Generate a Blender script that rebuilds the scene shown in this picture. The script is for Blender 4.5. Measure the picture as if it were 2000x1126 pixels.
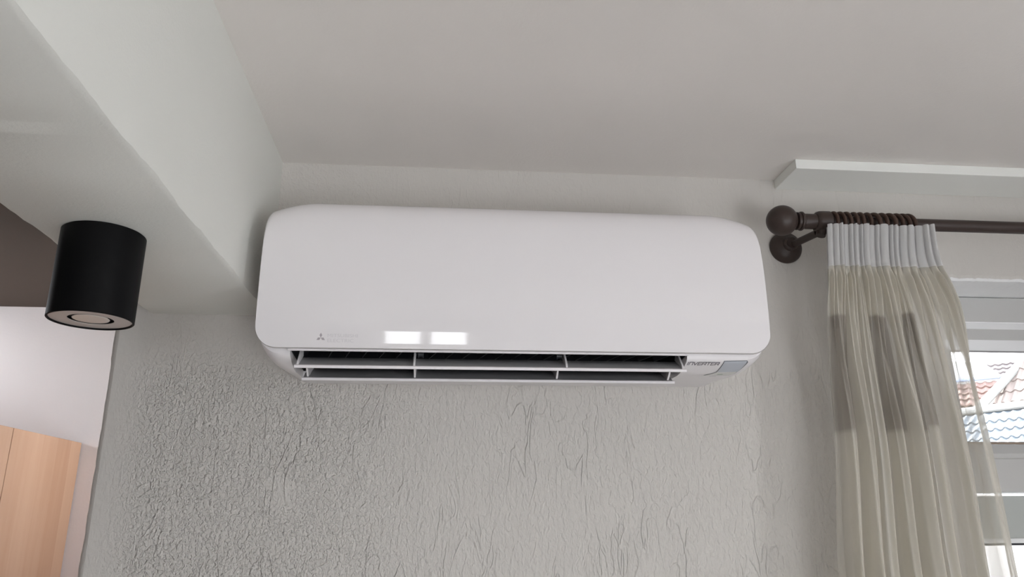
import bpy, bmesh, math, random
from mathutils import Vector, Matrix, noise
random.seed(7)
PI = math.pi
for o in list(bpy.data.objects):
    bpy.data.objects.remove(o, do_unlink=True)
S = bpy.context.scene
C = S.collection

# ------------------------------------------------------------------ camera
def cam_axes(yaw, pitch, roll):
    cy, sy, cp, sp = math.cos(yaw), math.sin(yaw), math.cos(pitch), math.sin(pitch)
    f = Vector((sy * cp, cy * cp, sp)); r = Vector((cy, -sy, 0)); u = r.cross(f)
    cr, sr = math.cos(roll), math.sin(roll)
    return cr * r + sr * u, -sr * r + cr * u, f
cam_d = bpy.data.cameras.new('camera'); cam = bpy.data.objects.new('camera', cam_d); C.objects.link(cam)
r_, u_, f_ = cam_axes(0.0985, 0.30189, -0.00795)
m = Matrix((r_, u_, -f_)).transposed().to_4x4(); m.translation = Vector((0.33331, -1.43692, 1.73774))
cam.matrix_world = m
cam_d.sensor_width = 36.0; cam_d.lens = 1457.1 / 2000 * 36; cam_d.clip_start = .02; cam_d.clip_end = 300
S.camera = cam

# ------------------------------------------------------------------ light
S.view_settings.view_transform = 'Standard'; S.view_settings.look = 'None'
S.view_settings.gamma = 1; S.view_settings.use_curve_mapping = False
S.view_settings.exposure = 0.05
S.cycles.use_denoising = True
S.cycles.max_bounces = 14; S.cycles.diffuse_bounces = 8; S.cycles.transparent_max_bounces = 24
S.cycles.transmission_bounces = 10
S.cycles.sample_clamp_indirect = 6
S.cycles.caustics_reflective = False; S.cycles.caustics_refractive = False

w = bpy.data.worlds.new('sky'); S.world = w; w.use_nodes = True
nt = w.node_tree; nt.nodes.clear()
out = nt.nodes.new('ShaderNodeOutputWorld'); bg = nt.nodes.new('ShaderNodeBackground')
geo = nt.nodes.new('ShaderNodeNewGeometry'); sep = nt.nodes.new('ShaderNodeSeparateXYZ')
ramp = nt.nodes.new('ShaderNodeValToRGB')
tc = nt.nodes.new('ShaderNodeTexCoord')
nt.links.new(tc.outputs['Generated'], sep.inputs[0]); nt.links.new(sep.outputs['Z'], ramp.inputs[0])
ramp.color_ramp.elements[0].position = 0.0; ramp.color_ramp.elements[0].color = (.95, .97, 1.0, 1)
ramp.color_ramp.elements[1].position = 0.7; ramp.color_ramp.elements[1].color = (.80, .88, 1.0, 1)
nt.links.new(ramp.outputs[0], bg.inputs[0]); bg.inputs[1].default_value = 12.0
nt.links.new(bg.outputs[0], out.inputs[0])

sun_d = bpy.data.lights.new('sun', 'SUN'); sun_d.energy = 26; sun_d.angle = math.radians(1.5); sun_d.color = (1, .96, .9)
sun = bpy.data.objects.new('sun', sun_d); C.objects.link(sun)
sun.rotation_euler = Vector((.15, -.60, -.78)).to_track_quat('-Z', 'Y').to_euler()

def portal(name, loc, face, sx, sz):
    """marks a window opening so that the daylight coming through it is sampled well; emits nothing itself"""
    d = bpy.data.lights.new(name, 'AREA'); d.shape = 'RECTANGLE'; d.size = sx; d.size_y = sz; d.cycles.is_portal = True
    o = bpy.data.objects.new(name, d); C.objects.link(o); o.location = loc
    o.rotation_euler = Vector(face).to_track_quat('-Z', 'Z').to_euler()
WIN_R = (-2.92, -2.00, .30, 2.30)      # right wall: y0, y1, z0, z1
WIN_B = (-.01, .52, 1.38, 1.97)         # small rear window: x0, x1, z0, z1
WIN_D_ADDED = (.85, 2.00, .10, 1.16)         # unseen low rear opening, added to light the wall from in front
WIN_K_ADDED = (.74, 1.13, 1.70, 2.38)        # unseen opening added to light cupboard and kitchen wall: y0, y1, z0, z1
WIN_L_ADDED = (.30, 1.10, 2.03, 2.42)        # unseen opening above the cupboard, added to brighten the kitchen wall
portal('daylight_right', (2.51, -2.46, 1.3), (-1, 0, 0), .92, 2.0)
portal('daylight_rear', (.255, -3.01, 1.675), (0, 1, 0), .53, .59)
portal('portal_added_rear_low', (1.425, -3.01, .63), (0, 1, 0), 1.15, 1.06)
portal('portal_added_kitchen', (-.27, .935, 2.04), (-1, 0, 0), .39, .68)
portal('portal_added_cupboard', (-1.46, .70, 2.225), (1, 0, 0), .80, .39)
portal('daylight_front', (1.905, .335, 1.54), (0, -1, 0), 1.03, 1.38)

# ------------------------------------------------------------------ helpers
def tag(o, label=None, cat=None, group=None, kind=None):
    if label: o['label'] = label
    if cat: o['category'] = cat
    if group: o['group'] = group
    if kind: o['kind'] = kind
    return o
def empty(name, loc=(0, 0, 0)):
    o = bpy.data.objects.new(name, None); C.objects.link(o); o.location = loc; o.empty_display_size = .05
    return o
def link(name, me, mat=None, parent=None, smooth=False):
    o = bpy.data.objects.new(name, me); C.objects.link(o)
    if mat: me.materials.append(mat)
    if smooth:
        for p in me.polygons: p.use_smooth = True
    if parent:
        o.parent = parent
        o.matrix_parent_inverse = Matrix.Translation(-parent.location)
    return o
def obj(name, bm, mat=None, parent=None, smooth=False, auto=None):
    me = bpy.data.meshes.new(name)
    bmesh.ops.recalc_face_normals(bm, faces=bm.faces)
    if auto is not None:
        for f in bm.faces: f.smooth = True
        for e in bm.edges:
            if len(e.link_faces) == 2 and e.calc_face_angle(0) > auto: e.smooth = False
    bm.to_mesh(me); bm.free()
    return link(name, me, mat, parent, smooth)
def add_box(bm, x0, x1, y0, y1, z0, z1):
    vs = [bm.verts.new(p) for p in ((x0,y0,z0),(x1,y0,z0),(x1,y1,z0),(x0,y1,z0),(x0,y0,z1),(x1,y0,z1),(x1,y1,z1),(x0,y1,z1))]
    return [bm.faces.new([vs[i] for i in f]) for f in ((0,1,2,3),(4,5,6,7),(0,1,5,4),(1,2,6,5),(2,3,7,6),(3,0,4,7))]
def box_bm(*a, bevel=0, seg=2):
    bm = bmesh.new(); add_box(bm, *a)
    if bevel: bmesh.ops.bevel(bm, geom=bm.edges[:], offset=bevel, segments=seg, affect='EDGES', profile=.5)
    return bm
def add_prism(bm, pts, axis, a, b):
    """extrude a polygon (list of 2-tuples) along an axis from a to b"""
    def P(p, t):
        return {'x': (t, p[0], p[1]), 'y': (p[0], t, p[1]), 'z': (p[0], p[1], t)}[axis]
    v0 = [bm.verts.new(P(p, a)) for p in pts]; v1 = [bm.verts.new(P(p, b)) for p in pts]
    bm.faces.new(v0); bm.faces.new(v1[::-1]); n = len(pts)
    for i in range(n): bm.faces.new((v0[i], v0[(i+1) % n], v1[(i+1) % n], v1[i]))
def add_lathe(bm, prof, origin, axis, n=48, closed=False):
    """revolve (radius, along) profile about an axis through origin"""
    ax = Vector(axis).normalized()
    t = Vector((0, 0, 1)) if abs(ax.z) < .9 else Vector((1, 0, 0))
    e1 = ax.cross(t).normalized(); e2 = ax.cross(e1)
    O = Vector(origin); rings = []
    for r, h in prof:
        if r < 1e-6: rings.append([bm.verts.new(O + ax * h)])
        else: rings.append([bm.verts.new(O + ax * h + r * (math.cos(2*PI*k/n) * e1 + math.sin(2*PI*k/n) * e2)) for k in range(n)])
    pairs = list(zip(rings, rings[1:])) + ([(rings[-1], rings[0])] if closed else [])
    for A, B in pairs:
        for k in range(n):
            k2 = (k+1) % n
            if len(A) == 1 and len(B) == 1: continue
            if len(A) == 1: bm.faces.new((A[0], B[k2], B[k]))
            elif len(B) == 1: bm.faces.new((A[k], A[k2], B[0]))
            else: bm.faces.new((A[k], A[k2], B[k2], B[k]))
def lathe_bm(*a, **k):
    bm = bmesh.new(); add_lathe(bm, *a, **k); return bm
def grid_mesh(name, nu, nv, fn, mat, parent=None, smooth=True, uv=None):
    vs = [fn(i / (nu-1), j / (nv-1)) for j in range(nv) for i in range(nu)]
    fs = [(j*nu+i, j*nu+i+1, (j+1)*nu+i+1, (j+1)*nu+i) for j in range(nv-1) for i in range(nu-1)]
    me = bpy.data.meshes.new(name); me.from_pydata(vs, [], fs)
    l = me.uv_layers.new(name='UVMap')
    for p in me.polygons:
        for li, vi in zip(p.loop_indices, p.vertices):
            l.data[li].uv = ((vi % nu) / (nu-1), (vi // nu) / (nv-1))
    return link(name, me, mat, parent, smooth)
def bool_cut(o, bm):
    """cut a bmesh out of o and bake the result"""
    me = bpy.data.meshes.new('cut'); bmesh.ops.recalc_face_normals(bm, faces=bm.faces); bm.to_mesh(me); bm.free()
    k = bpy.data.objects.new('cut', me); C.objects.link(k)
    md = o.modifiers.new('cut', 'BOOLEAN'); md.object = k; md.operation = 'DIFFERENCE'; md.solver = 'EXACT'
    dg = bpy.context.evaluated_depsgraph_get(); dg.update()
    new = bpy.data.meshes.new_from_object(o.evaluated_get(dg)); o.modifiers.clear(); o.data = new
    bpy.data.objects.remove(k, do_unlink=True); bpy.data.meshes.remove(me)

# ------------------------------------------------------------------ materials
def mat(name, col, rough=.5, spec=.5, metal=0, coat=0):
    m = bpy.data.materials.new(name); m.use_nodes = True
    b = m.node_tree.nodes['Principled BSDF']
    b.inputs['Base Color'].default_value = (*col, 1); b.inputs['Roughness'].default_value = rough
    b.inputs['Specular IOR Level'].default_value = spec; b.inputs['Metallic'].default_value = metal
    b.inputs['Coat Weight'].default_value = coat; b.inputs['Coat Roughness'].default_value = .03
    return m
def N(m, t, **kw):
    n = m.node_tree.nodes.new(t)
    for k, v in kw.items(): setattr(n, k, v)
    return n
def math_n(m, op, a, b=None, c=None, clamp=False):
    n = N(m, 'ShaderNodeMath', operation=op); n.use_clamp = clamp
    for i, v in enumerate((a, b, c)):
        if v is None: continue
        if isinstance(v, (int, float)): n.inputs[i].default_value = v
        else: m.node_tree.links.new(v, n.inputs[i])
    return n.outputs[0]
def noise_n(m, vec, scale, detail=3, rough=.5, dist=0, loc=None, scl=None, rot=None):
    L = m.node_tree.links
    if loc or scl or rot:
        mp = N(m, 'ShaderNodeMapping')
        if loc: mp.inputs['Location'].default_value = loc
        if scl: mp.inputs['Scale'].default_value = scl
        if rot: mp.inputs['Rotation'].default_value = rot
        L.new(vec, mp.inputs[0]); vec = mp.outputs[0]
    n = N(m, 'ShaderNodeTexNoise'); n.inputs['Scale'].default_value = scale; n.inputs['Detail'].default_value = detail
    n.inputs['Roughness'].default_value = rough; n.inputs['Distortion'].default_value = dist
    L.new(vec, n.inputs['Vector']); return n.outputs[0]
def maprange(m, v, a, b, c=0, d=1, smooth=True):
    n = N(m, 'ShaderNodeMapRange'); n.clamp = True
    if smooth: n.interpolation_type = 'SMOOTHSTEP'
    m.node_tree.links.new(v, n.inputs[0])
    for i, x in enumerate((a, b, c, d)): n.inputs[i+1].default_value = x
    return n.outputs[0]
def bump(m, h, dist, strength=1):
    b = N(m, 'ShaderNodeBump'); b.inputs['Distance'].default_value = dist; b.inputs['Strength'].default_value = strength
    m.node_tree.links.new(h, b.inputs['Height'])
    m.node_tree.links.new(b.outputs[0], m.node_tree.nodes['Principled BSDF'].inputs['Normal'])

def objcoord(m):
    return N(m, 'ShaderNodeTexCoord').outputs['Object']

# rough trowelled plaster of the wall behind the unit
M_wall = mat('rough_plaster', (.56, .54, .51), .85, .25)
v = objcoord(M_wall); sx = N(M_wall, 'ShaderNodeSeparateXYZ'); M_wall.node_tree.links.new(v, sx.inputs[0])
X, Z = sx.outputs['X'], sx.outputs['Z']
left = maprange(M_wall, X, .42, .05)                 # pebbly towards the free end
top = maprange(M_wall, Z, 2.06, 1.98)                # relief is below the unit
lum = noise_n(M_wall, v, 9, 2, .5, .4)
pm = maprange(M_wall, lum, .18, .36)
edge = maprange(M_wall, X, -.27, -.16)
peb = maprange(M_wall, noise_n(M_wall, v, 180, 1, .5, .4), .50, .62)
peb2 = maprange(M_wall, noise_n(M_wall, v, 112, 1, .5, .6), .53, .64)
pebs = math_n(M_wall, 'MULTIPLY', math_n(M_wall, 'ADD', math_n(M_wall, 'MULTIPLY', peb, .8), math_n(M_wall, 'MULTIPLY', peb2, .8)), math_n(M_wall, 'MULTIPLY', math_n(M_wall, 'MULTIPLY', left, pm), edge))
rid = noise_n(M_wall, v, 30, 2, .5, .6, scl=(1, 1, .30), rot=(0, .10, 0))
rid = maprange(M_wall, math_n(M_wall, 'ABSOLUTE', math_n(M_wall, 'SUBTRACT', rid, .5)), .030, .0, 0, 1)
sm = maprange(M_wall, noise_n(M_wall, v, 11, 2, .5, .3, loc=(3, 1, 2), scl=(1, 1, .6)), .42, .60)
stk = math_n(M_wall, 'MULTIPLY', rid, math_n(M_wall, 'MULTIPLY', sm, edge))
fine = noise_n(M_wall, v, 230, 3, .6, .5, scl=(1, 1, .5))
mid = maprange(M_wall, noise_n(M_wall, v, 120, 2, .5, .8, scl=(1, 1, .45)), .40, .66)
broad = noise_n(M_wall, v, 14, 3, .5)
h = math_n(M_wall, 'MULTIPLY', fine, .50)
h = math_n(M_wall, 'ADD', h, math_n(M_wall, 'MULTIPLY', mid, .30))
h = math_n(M_wall, 'ADD', h, math_n(M_wall, 'MULTIPLY', stk, .50))
h = math_n(M_wall, 'MULTIPLY', h, math_n(M_wall, 'ADD', math_n(M_wall, 'MULTIPLY', edge, .75), .25))
h = math_n(M_wall, 'ADD', h, math_n(M_wall, 'MULTIPLY', pebs, .50))
h = math_n(M_wall, 'MULTIPLY', h, math_n(M_wall, 'ADD', math_n(M_wall, 'MULTIPLY', top, .75), .25))
h = math_n(M_wall, 'ADD', h, math_n(M_wall, 'MULTIPLY', broad, 1.0))
bump(M_wall, h, .0030)

def plaster(name, col, fine_s=160, amp=.0006, b=.6):
    m = mat(name, col, .85, .25); v = objcoord(m)
    h = math_n(m, 'ADD', noise_n(m, v, fine_s, 3, .6), math_n(m, 'MULTIPLY', noise_n(m, v, 7, 3, .5), b * 10))
    bump(m, h, amp); return m
M_ceil = plaster('ceiling_paint', (.73, .70, .67))
M_beam = plaster('beam_paint', (.67, .675, .64), 200, .0005, .5)
M_kwall = plaster('kitchen_wall_paint', (.82, .785, .79), 120, .0004, .4)
M_kceil = plaster('kitchen_ceiling_dark_brown', (.075, .057, .046), 200, .0003, .3)  # one even dark brown over the whole kitchen ceiling
M_floor = mat('floor_tiles_pale', (.55, .51, .47), .45)
M_room = plaster('room_wall_paint', (.34, .32, .31))
M_white = mat('white_lacquer', (.78, .79, .79), .35)
M_soff = plaster('reveal_plaster', (.88, .885, .89), 120, .0012, .3)
M_ac = mat('gloss_white_plastic', (.74, .72, .73), .045, .5)
M_acb = mat('white_plastic', (.72, .70, .71), .38, .5)
M_flap = mat('flap_grey_plastic', (.33, .33, .34), .5)
M_dark = mat('dark_plastic', (.018, .019, .022), .5)
M_vane = mat('vane_plastic', (.035, .037, .042), .4)
M_logo = mat('logo_grey', (.42, .40, .42), .4)
M_print = mat('print_dark', (.10, .09, .11), .5)
M_disp = mat('display_blue_grey', (.44, .47, .52), .3, .5, coat=.2)
M_disp2 = mat('display_pale', (.60, .60, .58), .3)
M_rod = mat('rod_brown_metal', (.040, .027, .023), .42, .35)
M_ring = mat('ring_wood', (.060, .033, .024), .5, .35)
v = objcoord(M_ring)
M_black = mat('matt_black_metal', (.003, .003, .0035), .5, .12)
M_lampring = mat('lamp_ring_grey', (.50, .46, .44), .4)
M_lamp = mat('lamp_lens', (.62, .58, .54), .25)

# beech veneer of the kitchen cupboard, glued up from upright staves
M_beech = mat('beech', (.5, .3, .18), .38, .4)
v = objcoord(M_beech); sp = N(M_beech, 'ShaderNodeSeparateXYZ'); M_beech.node_tree.links.new(v, sp.inputs[0])
st = math_n(M_beech, 'FLOOR', math_n(M_beech, 'DIVIDE', math_n(M_beech, 'ADD', sp.outputs['Y'], math_n(M_beech, 'MULTIPLY', noise_n(M_beech, v, 2.2, 1), .02)), .085))
wn = N(M_beech, 'ShaderNodeTexWhiteNoise', noise_dimensions='1D'); M_beech.node_tree.links.new(st, wn.inputs['W'])
gr = noise_n(M_beech, v, 30, 4, .6, .6, scl=(1, 1, .07))
mix = math_n(M_beech, 'ADD', math_n(M_beech, 'MULTIPLY', wn.outputs[0], .55), math_n(M_beech, 'MULTIPLY', gr, .6))
cr = N(M_beech, 'ShaderNodeValToRGB'); M_beech.node_tree.links.new(mix, cr.inputs[0])
cr.color_ramp.elements[0].position = .15; cr.color_ramp.elements[0].color = (.44, .25, .15, 1)
cr.color_ramp.elements[1].position = .95; cr.color_ramp.elements[1].color = (.56, .36, .24, 1)
M_beech.node_tree.links.new(cr.outputs[0], M_beech.node_tree.nodes['Principled BSDF'].inputs['Base Color'])

# glass
M_glass = bpy.data.materials.new('window_glass'); M_glass.use_nodes = True
n = M_glass.node_tree; n.nodes.clear()
o_ = n.nodes.new('ShaderNodeOutputMaterial'); tr = n.nodes.new('ShaderNodeBsdfTransparent'); gl = n.nodes.new('ShaderNodeBsdfGlossy')
mx = n.nodes.new('ShaderNodeMixShader'); fr = n.nodes.new('ShaderNodeFresnel'); gl.inputs['Roughness'].default_value = 0
n.links.new(fr.outputs[0], mx.inputs[0]); n.links.new(tr.outputs[0], mx.inputs[1]); n.links.new(gl.outputs[0], mx.inputs[2]); n.links.new(mx.outputs[0], o_.inputs[0])

# sheer curtain cloth: open weave, so part of the light passes straight through
def sheer(name, base, open_face, open_edge, patch=False):
    m = bpy.data.materials.new(name); m.use_nodes = True; n = m.node_tree; n.nodes.clear(); L = n.links
    o_ = n.nodes.new('ShaderNodeOutputMaterial'); tr = n.nodes.new('ShaderNodeBsdfTransparent')
    df = n.nodes.new('ShaderNodeBsdfDiffuse'); tl = n.nodes.new('ShaderNodeBsdfTranslucent')
    a = n.nodes.new('ShaderNodeMixShader'); b = n.nodes.new('ShaderNodeMixShader')
    a.inputs[0].default_value = .48
    L.new(df.outputs[0], a.inputs[1]); L.new(tl.outputs[0], a.inputs[2])
    lw = n.nodes.new('ShaderNodeLayerWeight'); lw.inputs[0].default_value = .5
    mr = n.nodes.new('ShaderNodeMapRange'); L.new(lw.outputs['Facing'], mr.inputs[0])
    mr.inputs[1].default_value = .15; mr.inputs[2].default_value = .95
    mr.inputs[3].default_value = open_face; mr.inputs[4].default_value = open_edge
    opn = mr.outputs[0]; colr = n.nodes.new('ShaderNodeRGB'); colr.outputs[0].default_value = (*base, 1); colo = colr.outputs[0]
    if patch:
        at = n.nodes.new('ShaderNodeAttribute'); at.attribute_name = 'block'; at.attribute_type = 'GEOMETRY'
        mc = n.nodes.new('ShaderNodeMix'); mc.data_type = 'RGBA'; L.new(at.outputs['Fac'], mc.inputs[0])
        L.new(colo, mc.inputs[6]); mc.inputs[7].default_value = (.47, .44, .395, 1); colo = mc.outputs[2]
        mm = n.nodes.new('ShaderNodeMath'); mm.operation = 'MULTIPLY_ADD'
        L.new(at.outputs['Fac'], mm.inputs[0]); mm.inputs[1].default_value = -.12; L.new(opn, mm.inputs[2])
        mm.use_clamp = True; opn = mm.outputs[0]
    for s in (df, tl): L.new(colo, s.inputs['Color'])
    L.new(opn, b.inputs[0]); L.new(a.outputs[0], b.inputs[1]); L.new(tr.outputs[0], b.inputs[2]); L.new(b.outputs[0], o_.inputs[0])
    return m
M_sheer = sheer('sheer_cream', (.75, .725, .655), .45, .12, True)
M_head = sheer('heading_tape_white', (.74, .74, .74), .06, .0)

# ------------------------------------------------------------------ room shell
H = 2.45; ZB = 2.1217; XL, XR, YR, YF = -1.45, 2.5, -3.0, 1.169
NX = -.283                                     # free end of the wall
WX0, WX1, WZ0, WZ1 = 1.39, 2.42, .85, 2.23      # window opening

def struct(o): o['kind'] = 'structure'; return o
# wall with the air conditioner, with the window opening and a slightly wavy free end
bm = bmesh.new()
YO = .34
def nz(p, s=30): return noise.noise(Vector(p) * s)
nseg = 260
fr_, bk_ = [], []
for i in range(nseg + 1):
    z = H * i / nseg
    k = nz((1.3, 0, z), 22) * .0022 + nz((4, 0, z), 70) * .0010
    fr_.append([bm.verts.new((NX + .012, 0, z)), bm.verts.new((NX + .0035 + k, .0028, z)), bm.verts.new((NX + k, .011, z)), bm.verts.new((NX + k, YO, z))])
for a, b in zip(fr_, fr_[1:]):
    for j in range(3): bm.faces.new((a[j], a[j+1], b[j+1], b[j]))
# front face strips around the opening (t-junctions welded by shared columns are not needed: flat faces)
def quad(*p): return bm.faces.new([bm.verts.new(q) for q in p])
quad((NX+.012,0,0),(WX0,0,0),(WX0,0,H),(NX+.012,0,H))
quad((WX1,0,0),(XR,0,0),(XR,0,H),(WX1,0,H))
quad((WX0,0,0),(WX1,0,0),(WX1,0,WZ0),(WX0,0,WZ0))
# lintel with a rough lower arris
n2 = 420; rows = []
for i in range(n2 + 1):
    x = WX0 + (WX1 - WX0) * i / n2
    k = nz((x, 2, 0), 45) * .0035 + nz((x, 5, 0), 130) * .002
    rows.append([bm.verts.new(p) for p in ((x, 0, H), (x, 0, WZ1 + .010 + k), (x, .003, WZ1 + .004 + k*.8), (x, .010, WZ1 + k*.4), (x, YO, WZ1))])
for a, b in zip(rows, rows[1:]):
    for j in range(4): bm.faces.new((a[j], a[j+1], b[j+1], b[j]))
quad((WX0,0,WZ0),(WX0,YO,WZ0),(WX0,YO,WZ1+.01),(WX0,0,WZ1+.01))
quad((WX1,0,WZ0),(WX1,YO,WZ0),(WX1,YO,WZ1+.01),(WX1,0,WZ1+.01))
quad((WX0,0,WZ0),(WX1,0,WZ0),(WX1,YO,WZ0),(WX0,YO,WZ0))
# outer side
quad((NX,YO,0),(WX0,YO,0),(WX0,YO,H),(NX,YO,H)); quad((WX1,YO,0),(XR,YO,0),(XR,YO,H),(WX1,YO,H))
quad((WX0,YO,0),(WX1,YO,0),(WX1,YO,WZ0),(WX0,YO,WZ0)); quad((WX0,YO,WZ1),(WX1,YO,WZ1),(WX1,YO,H),(WX0,YO,H))
me = bpy.data.meshes.new('wall_front'); bm.to_mesh(me); bm.free()
wf = struct(link('wall_front', me, M_wall)); me.materials.append(M_soff)
for p in me.polygons:
    c_ = p.center
    if WX0 - .01 < c_.x < WX1 + .01 and .004 < c_.y < YO - .01 and c_.z < WZ1 + .02: p.material_index = 1
    if len(p.vertices) == 4 and c_.x < NX + .01 and c_.y < .012: p.use_smooth = True

def boxwall(name, a, m_, holes=None):
    o = struct(obj(name, box_bm(*a), m_))
    for h_ in holes or []: bool_cut(o, box_bm(*h_))
    return o
boxwall('wall_right', (XR, XR + .3, YR - .3, YO, 0, H + .1), M_room, [(XR - .05, XR + .4, *WIN_R)])
boxwall('wall_rear', (XL - .3, XR, YR - .3, YR, 0, H + .1), M_room, [(WIN_B[0], WIN_B[1], YR - .4, YR + .05, WIN_B[2], WIN_B[3]), (WIN_D_ADDED[0], WIN_D_ADDED[1], YR - .4, YR + .05, WIN_D_ADDED[2], WIN_D_ADDED[3])])
boxwall('wall_left', (XL - .3, XL, YR, YF + .3, 0, H + .1), M_room, [(XL - .4, XL + .05, *WIN_L_ADDED)])
boxwall('wall_kitchen', (XL, NX, YF, YF + .3, 0, H + .1), M_kwall)
boxwall('wall_kitchen_side', (NX + .002, NX + .2, YO, YF + .3, 0, H + .1), M_kwall, [(NX - .05, NX + .3, *WIN_K_ADDED)])
boxwall('floor', (XL - .3, XR + .3, YR - .3, YF + .3, -.1, 0), M_floor)
boxwall('ceiling', (-.01, XR, YR, .34, H, H + .1), M_ceil)
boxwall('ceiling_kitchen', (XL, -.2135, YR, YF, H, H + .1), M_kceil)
# beam along the ceiling, its lower arrises a little uneven
bm = bmesh.new(); ns = 220; secs = []
for i in range(ns + 1):
    y = -.0 + (YR - 0) * (i / ns) ** 1.6
    k1 = nz((7, y, 0), 9) * .0022 + nz((9, y, 0), 45) * .0008; k2 = nz((3, y, 5), 9) * .0022 + nz((1, y, 0), 45) * .0008
    secs.append([bm.verts.new(p) for p in ((0, y, H), (0 + k1*.3, y, ZB + .012), (-.0015 + k1, y, ZB + .004 + k1), (-.009 + k1, y, ZB), (-.2145 + k2, y, ZB), (-.222 + k2, y, ZB + .004 + k2), (-.2235, y, ZB + .012), (-.2235, y, H))])
for a, b in zip(secs, secs[1:]):
    for j in range(7): bm.faces.new((a[j], a[j+1], b[j+1], b[j]))
    bm.faces.new((a[7], a[0], b[0], b[7]))
bm.faces.new(secs[0]); bm.faces.new(secs[-1])
beam = obj('trim_1', bm, M_beam, auto=.6); struct(beam)
# painted board in the corner over the window
bm = box_bm(1.0575, 2.49, -.1025, 0, 2.4285, H - .0002, bevel=.0012)
struct(obj('trim_2', bm, mat('painted_board', (.80, .81, .78), .5)))

# ------------------------------------------------------------------ windows
def sash_frame(bm, x0, x1, z0, z1, y0, y1, wd):
    add_box(bm, x0, x1, y0, y1, z1 - wd, z1); add_box(bm, x0, x1, y0, y1, z0, z0 + wd)
    add_box(bm, x0, x0 + wd, y0, y1, z0 + wd, z1 - wd); add_box(bm, x1 - wd, x1, y0, y1, z0 + wd, z1 - wd)
M_pvc = mat('window_frame_white', (.52, .52, .51), .35)
M_lit_under = mat('painted_light_white', (.86, .87, .88), .3)  # brighter white paints in the outdoor light caught by frame undersides
M_shade = mat('blind_grey', (.42, .44, .42), .7)
win = empty('window_1', ((WX0 + WX1) / 2, .16, WZ0)); struct(win)
x0, x1 = WX0 + .002, WX1 - .002
def bev(bm, o=.002): bmesh.ops.bevel(bm, geom=bm.edges[:], offset=o, segments=2, affect='EDGES', profile=.5); return bm
# fixed frame
bm = bmesh.new(); add_box(bm, x0, x1, .122, .20, 2.169, WZ1 - .002); add_box(bm, x0, x1, .122, .20, WZ0 + .002, WZ0 + .07)
add_box(bm, x0, x0 + .062, .122, .20, WZ0 + .07, 2.169); add_box(bm, x1 - .062, x1, .122, .20, WZ0 + .07, 2.169)
add_prism(bm, [(.122, 1.789), (.134, 1.861), (.20, 1.861), (.20, 1.789)], 'x', x0 + .062, x1 - .062)
obj('frame', bev(bm, .0015), M_pvc, win)
# small top light
bm = bmesh.new(); xs0, xs1 = x0 + .05, x1 - .05
add_prism(bm, [(.138, 2.172), (.138, 2.130), (.19, 2.130), (.19, 2.172)], 'x', xs0, xs1)
add_prism(bm, [(.138, 1.861), (.138, 1.872), (.152, 1.893), (.19, 1.893), (.19, 1.861)], 'x', xs0, xs1)
add_box(bm, xs0, xs0 + .06, .140, .19, 1.893, 2.108); add_box(bm, xs1 - .06, xs1, .140, .19, 1.893, 2.108)
obj('sash', bm, M_pvc, win)
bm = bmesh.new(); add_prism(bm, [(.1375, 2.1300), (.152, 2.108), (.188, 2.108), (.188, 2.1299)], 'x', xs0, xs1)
obj('sash_bevel_lit', bm, M_lit_under, win)  # sash bevel split off, its light put into the colour
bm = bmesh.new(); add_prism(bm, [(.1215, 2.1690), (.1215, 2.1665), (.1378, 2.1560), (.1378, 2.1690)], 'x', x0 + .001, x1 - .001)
obj('frame_underside_lit', bm, M_lit_under, win)  # strip added under the frame, painted bright as a lit underside
obj('gasket', box_bm(xs0 + .06, xs1 - .06, .151, .156, 1.8935, 1.899), mat('gasket_brown', (.28, .22, .17), .6), win)
obj('gasket', box_bm(xs0 + .06, xs1 - .06, .153, .157, 2.1045, 2.1079), mat('gasket_grey', (.3, .29, .3), .6), win)
obj('pane', box_bm(xs0 + .06, xs1 - .06, .165, .169, 1.885, 2.115), M_glass, win)
# lower light with a grey blind drawn a little way down
bm = bmesh.new(); sash_frame(bm, x0 + .05, x1 - .05, WZ0 + .06, 1.795, .138, .19, .008)
obj('sash', bm, M_white, win)
obj('blind', box_bm(x0 + .06, x1 - .06, .150, .156, 1.694, 1.782), M_shade, win)
obj('blind_rail', box_bm(x0 + .06, x1 - .06, .146, .160, 1.684, 1.694, bevel=.001), M_white, win)
obj('blind_gasket', box_bm(x0 + .06, x1 - .06, .147, .158, 1.6795, 1.684), M_dark, win)
obj('pane', box_bm(x0 + .06, x1 - .06, .172, .176, WZ0 + .065, 1.788), M_glass, win)
obj('window_sill', box_bm(WX0 - .03, WX1 + .03, -.08, .12, WZ0 - .02, WZ0 + .001, bevel=.003), M_white, win)

def plain_window(name, axis, at, a0, a1, z0, z1):
    r = empty(name); struct(r)
    bm = bmesh.new(); wd = .05
    def B(p0, p1, q0, q1, d=.04):
        if axis == 'x': add_box(bm, at, at + d, p0, p1, q0, q1)
        else: add_box(bm, p0, p1, at, at + d, q0, q1)
    B(a0, a1, z0, z0 + wd); B(a0, a1, z1 - wd, z1); B(a0, a0 + wd, z0 + wd, z1 - wd); B(a1 - wd, a1, z0 + wd, z1 - wd)
    c_ = (a0 + a1) / 2; B(c_ - .03, c_ + .03, z0 + wd, z1 - wd)
    obj('frame', bm, M_pvc, r)
    return r
plain_window('window_2', 'x', XR + .02, *WIN_R)
plain_window('window_3', 'y', YR + .04 - .04, *WIN_B)
plain_window('window_added_rear', 'y', YR, *WIN_D_ADDED)  # frame of the added low opening, out of view
plain_window('window_added_cupboard', 'x', XL - .06, *WIN_L_ADDED)  # frame of the added opening above the cupboard, out of view
plain_window('window_added_kitchen', 'x', NX + .12, *WIN_K_ADDED)  # frame of the added kitchen side opening, out of view

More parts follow.
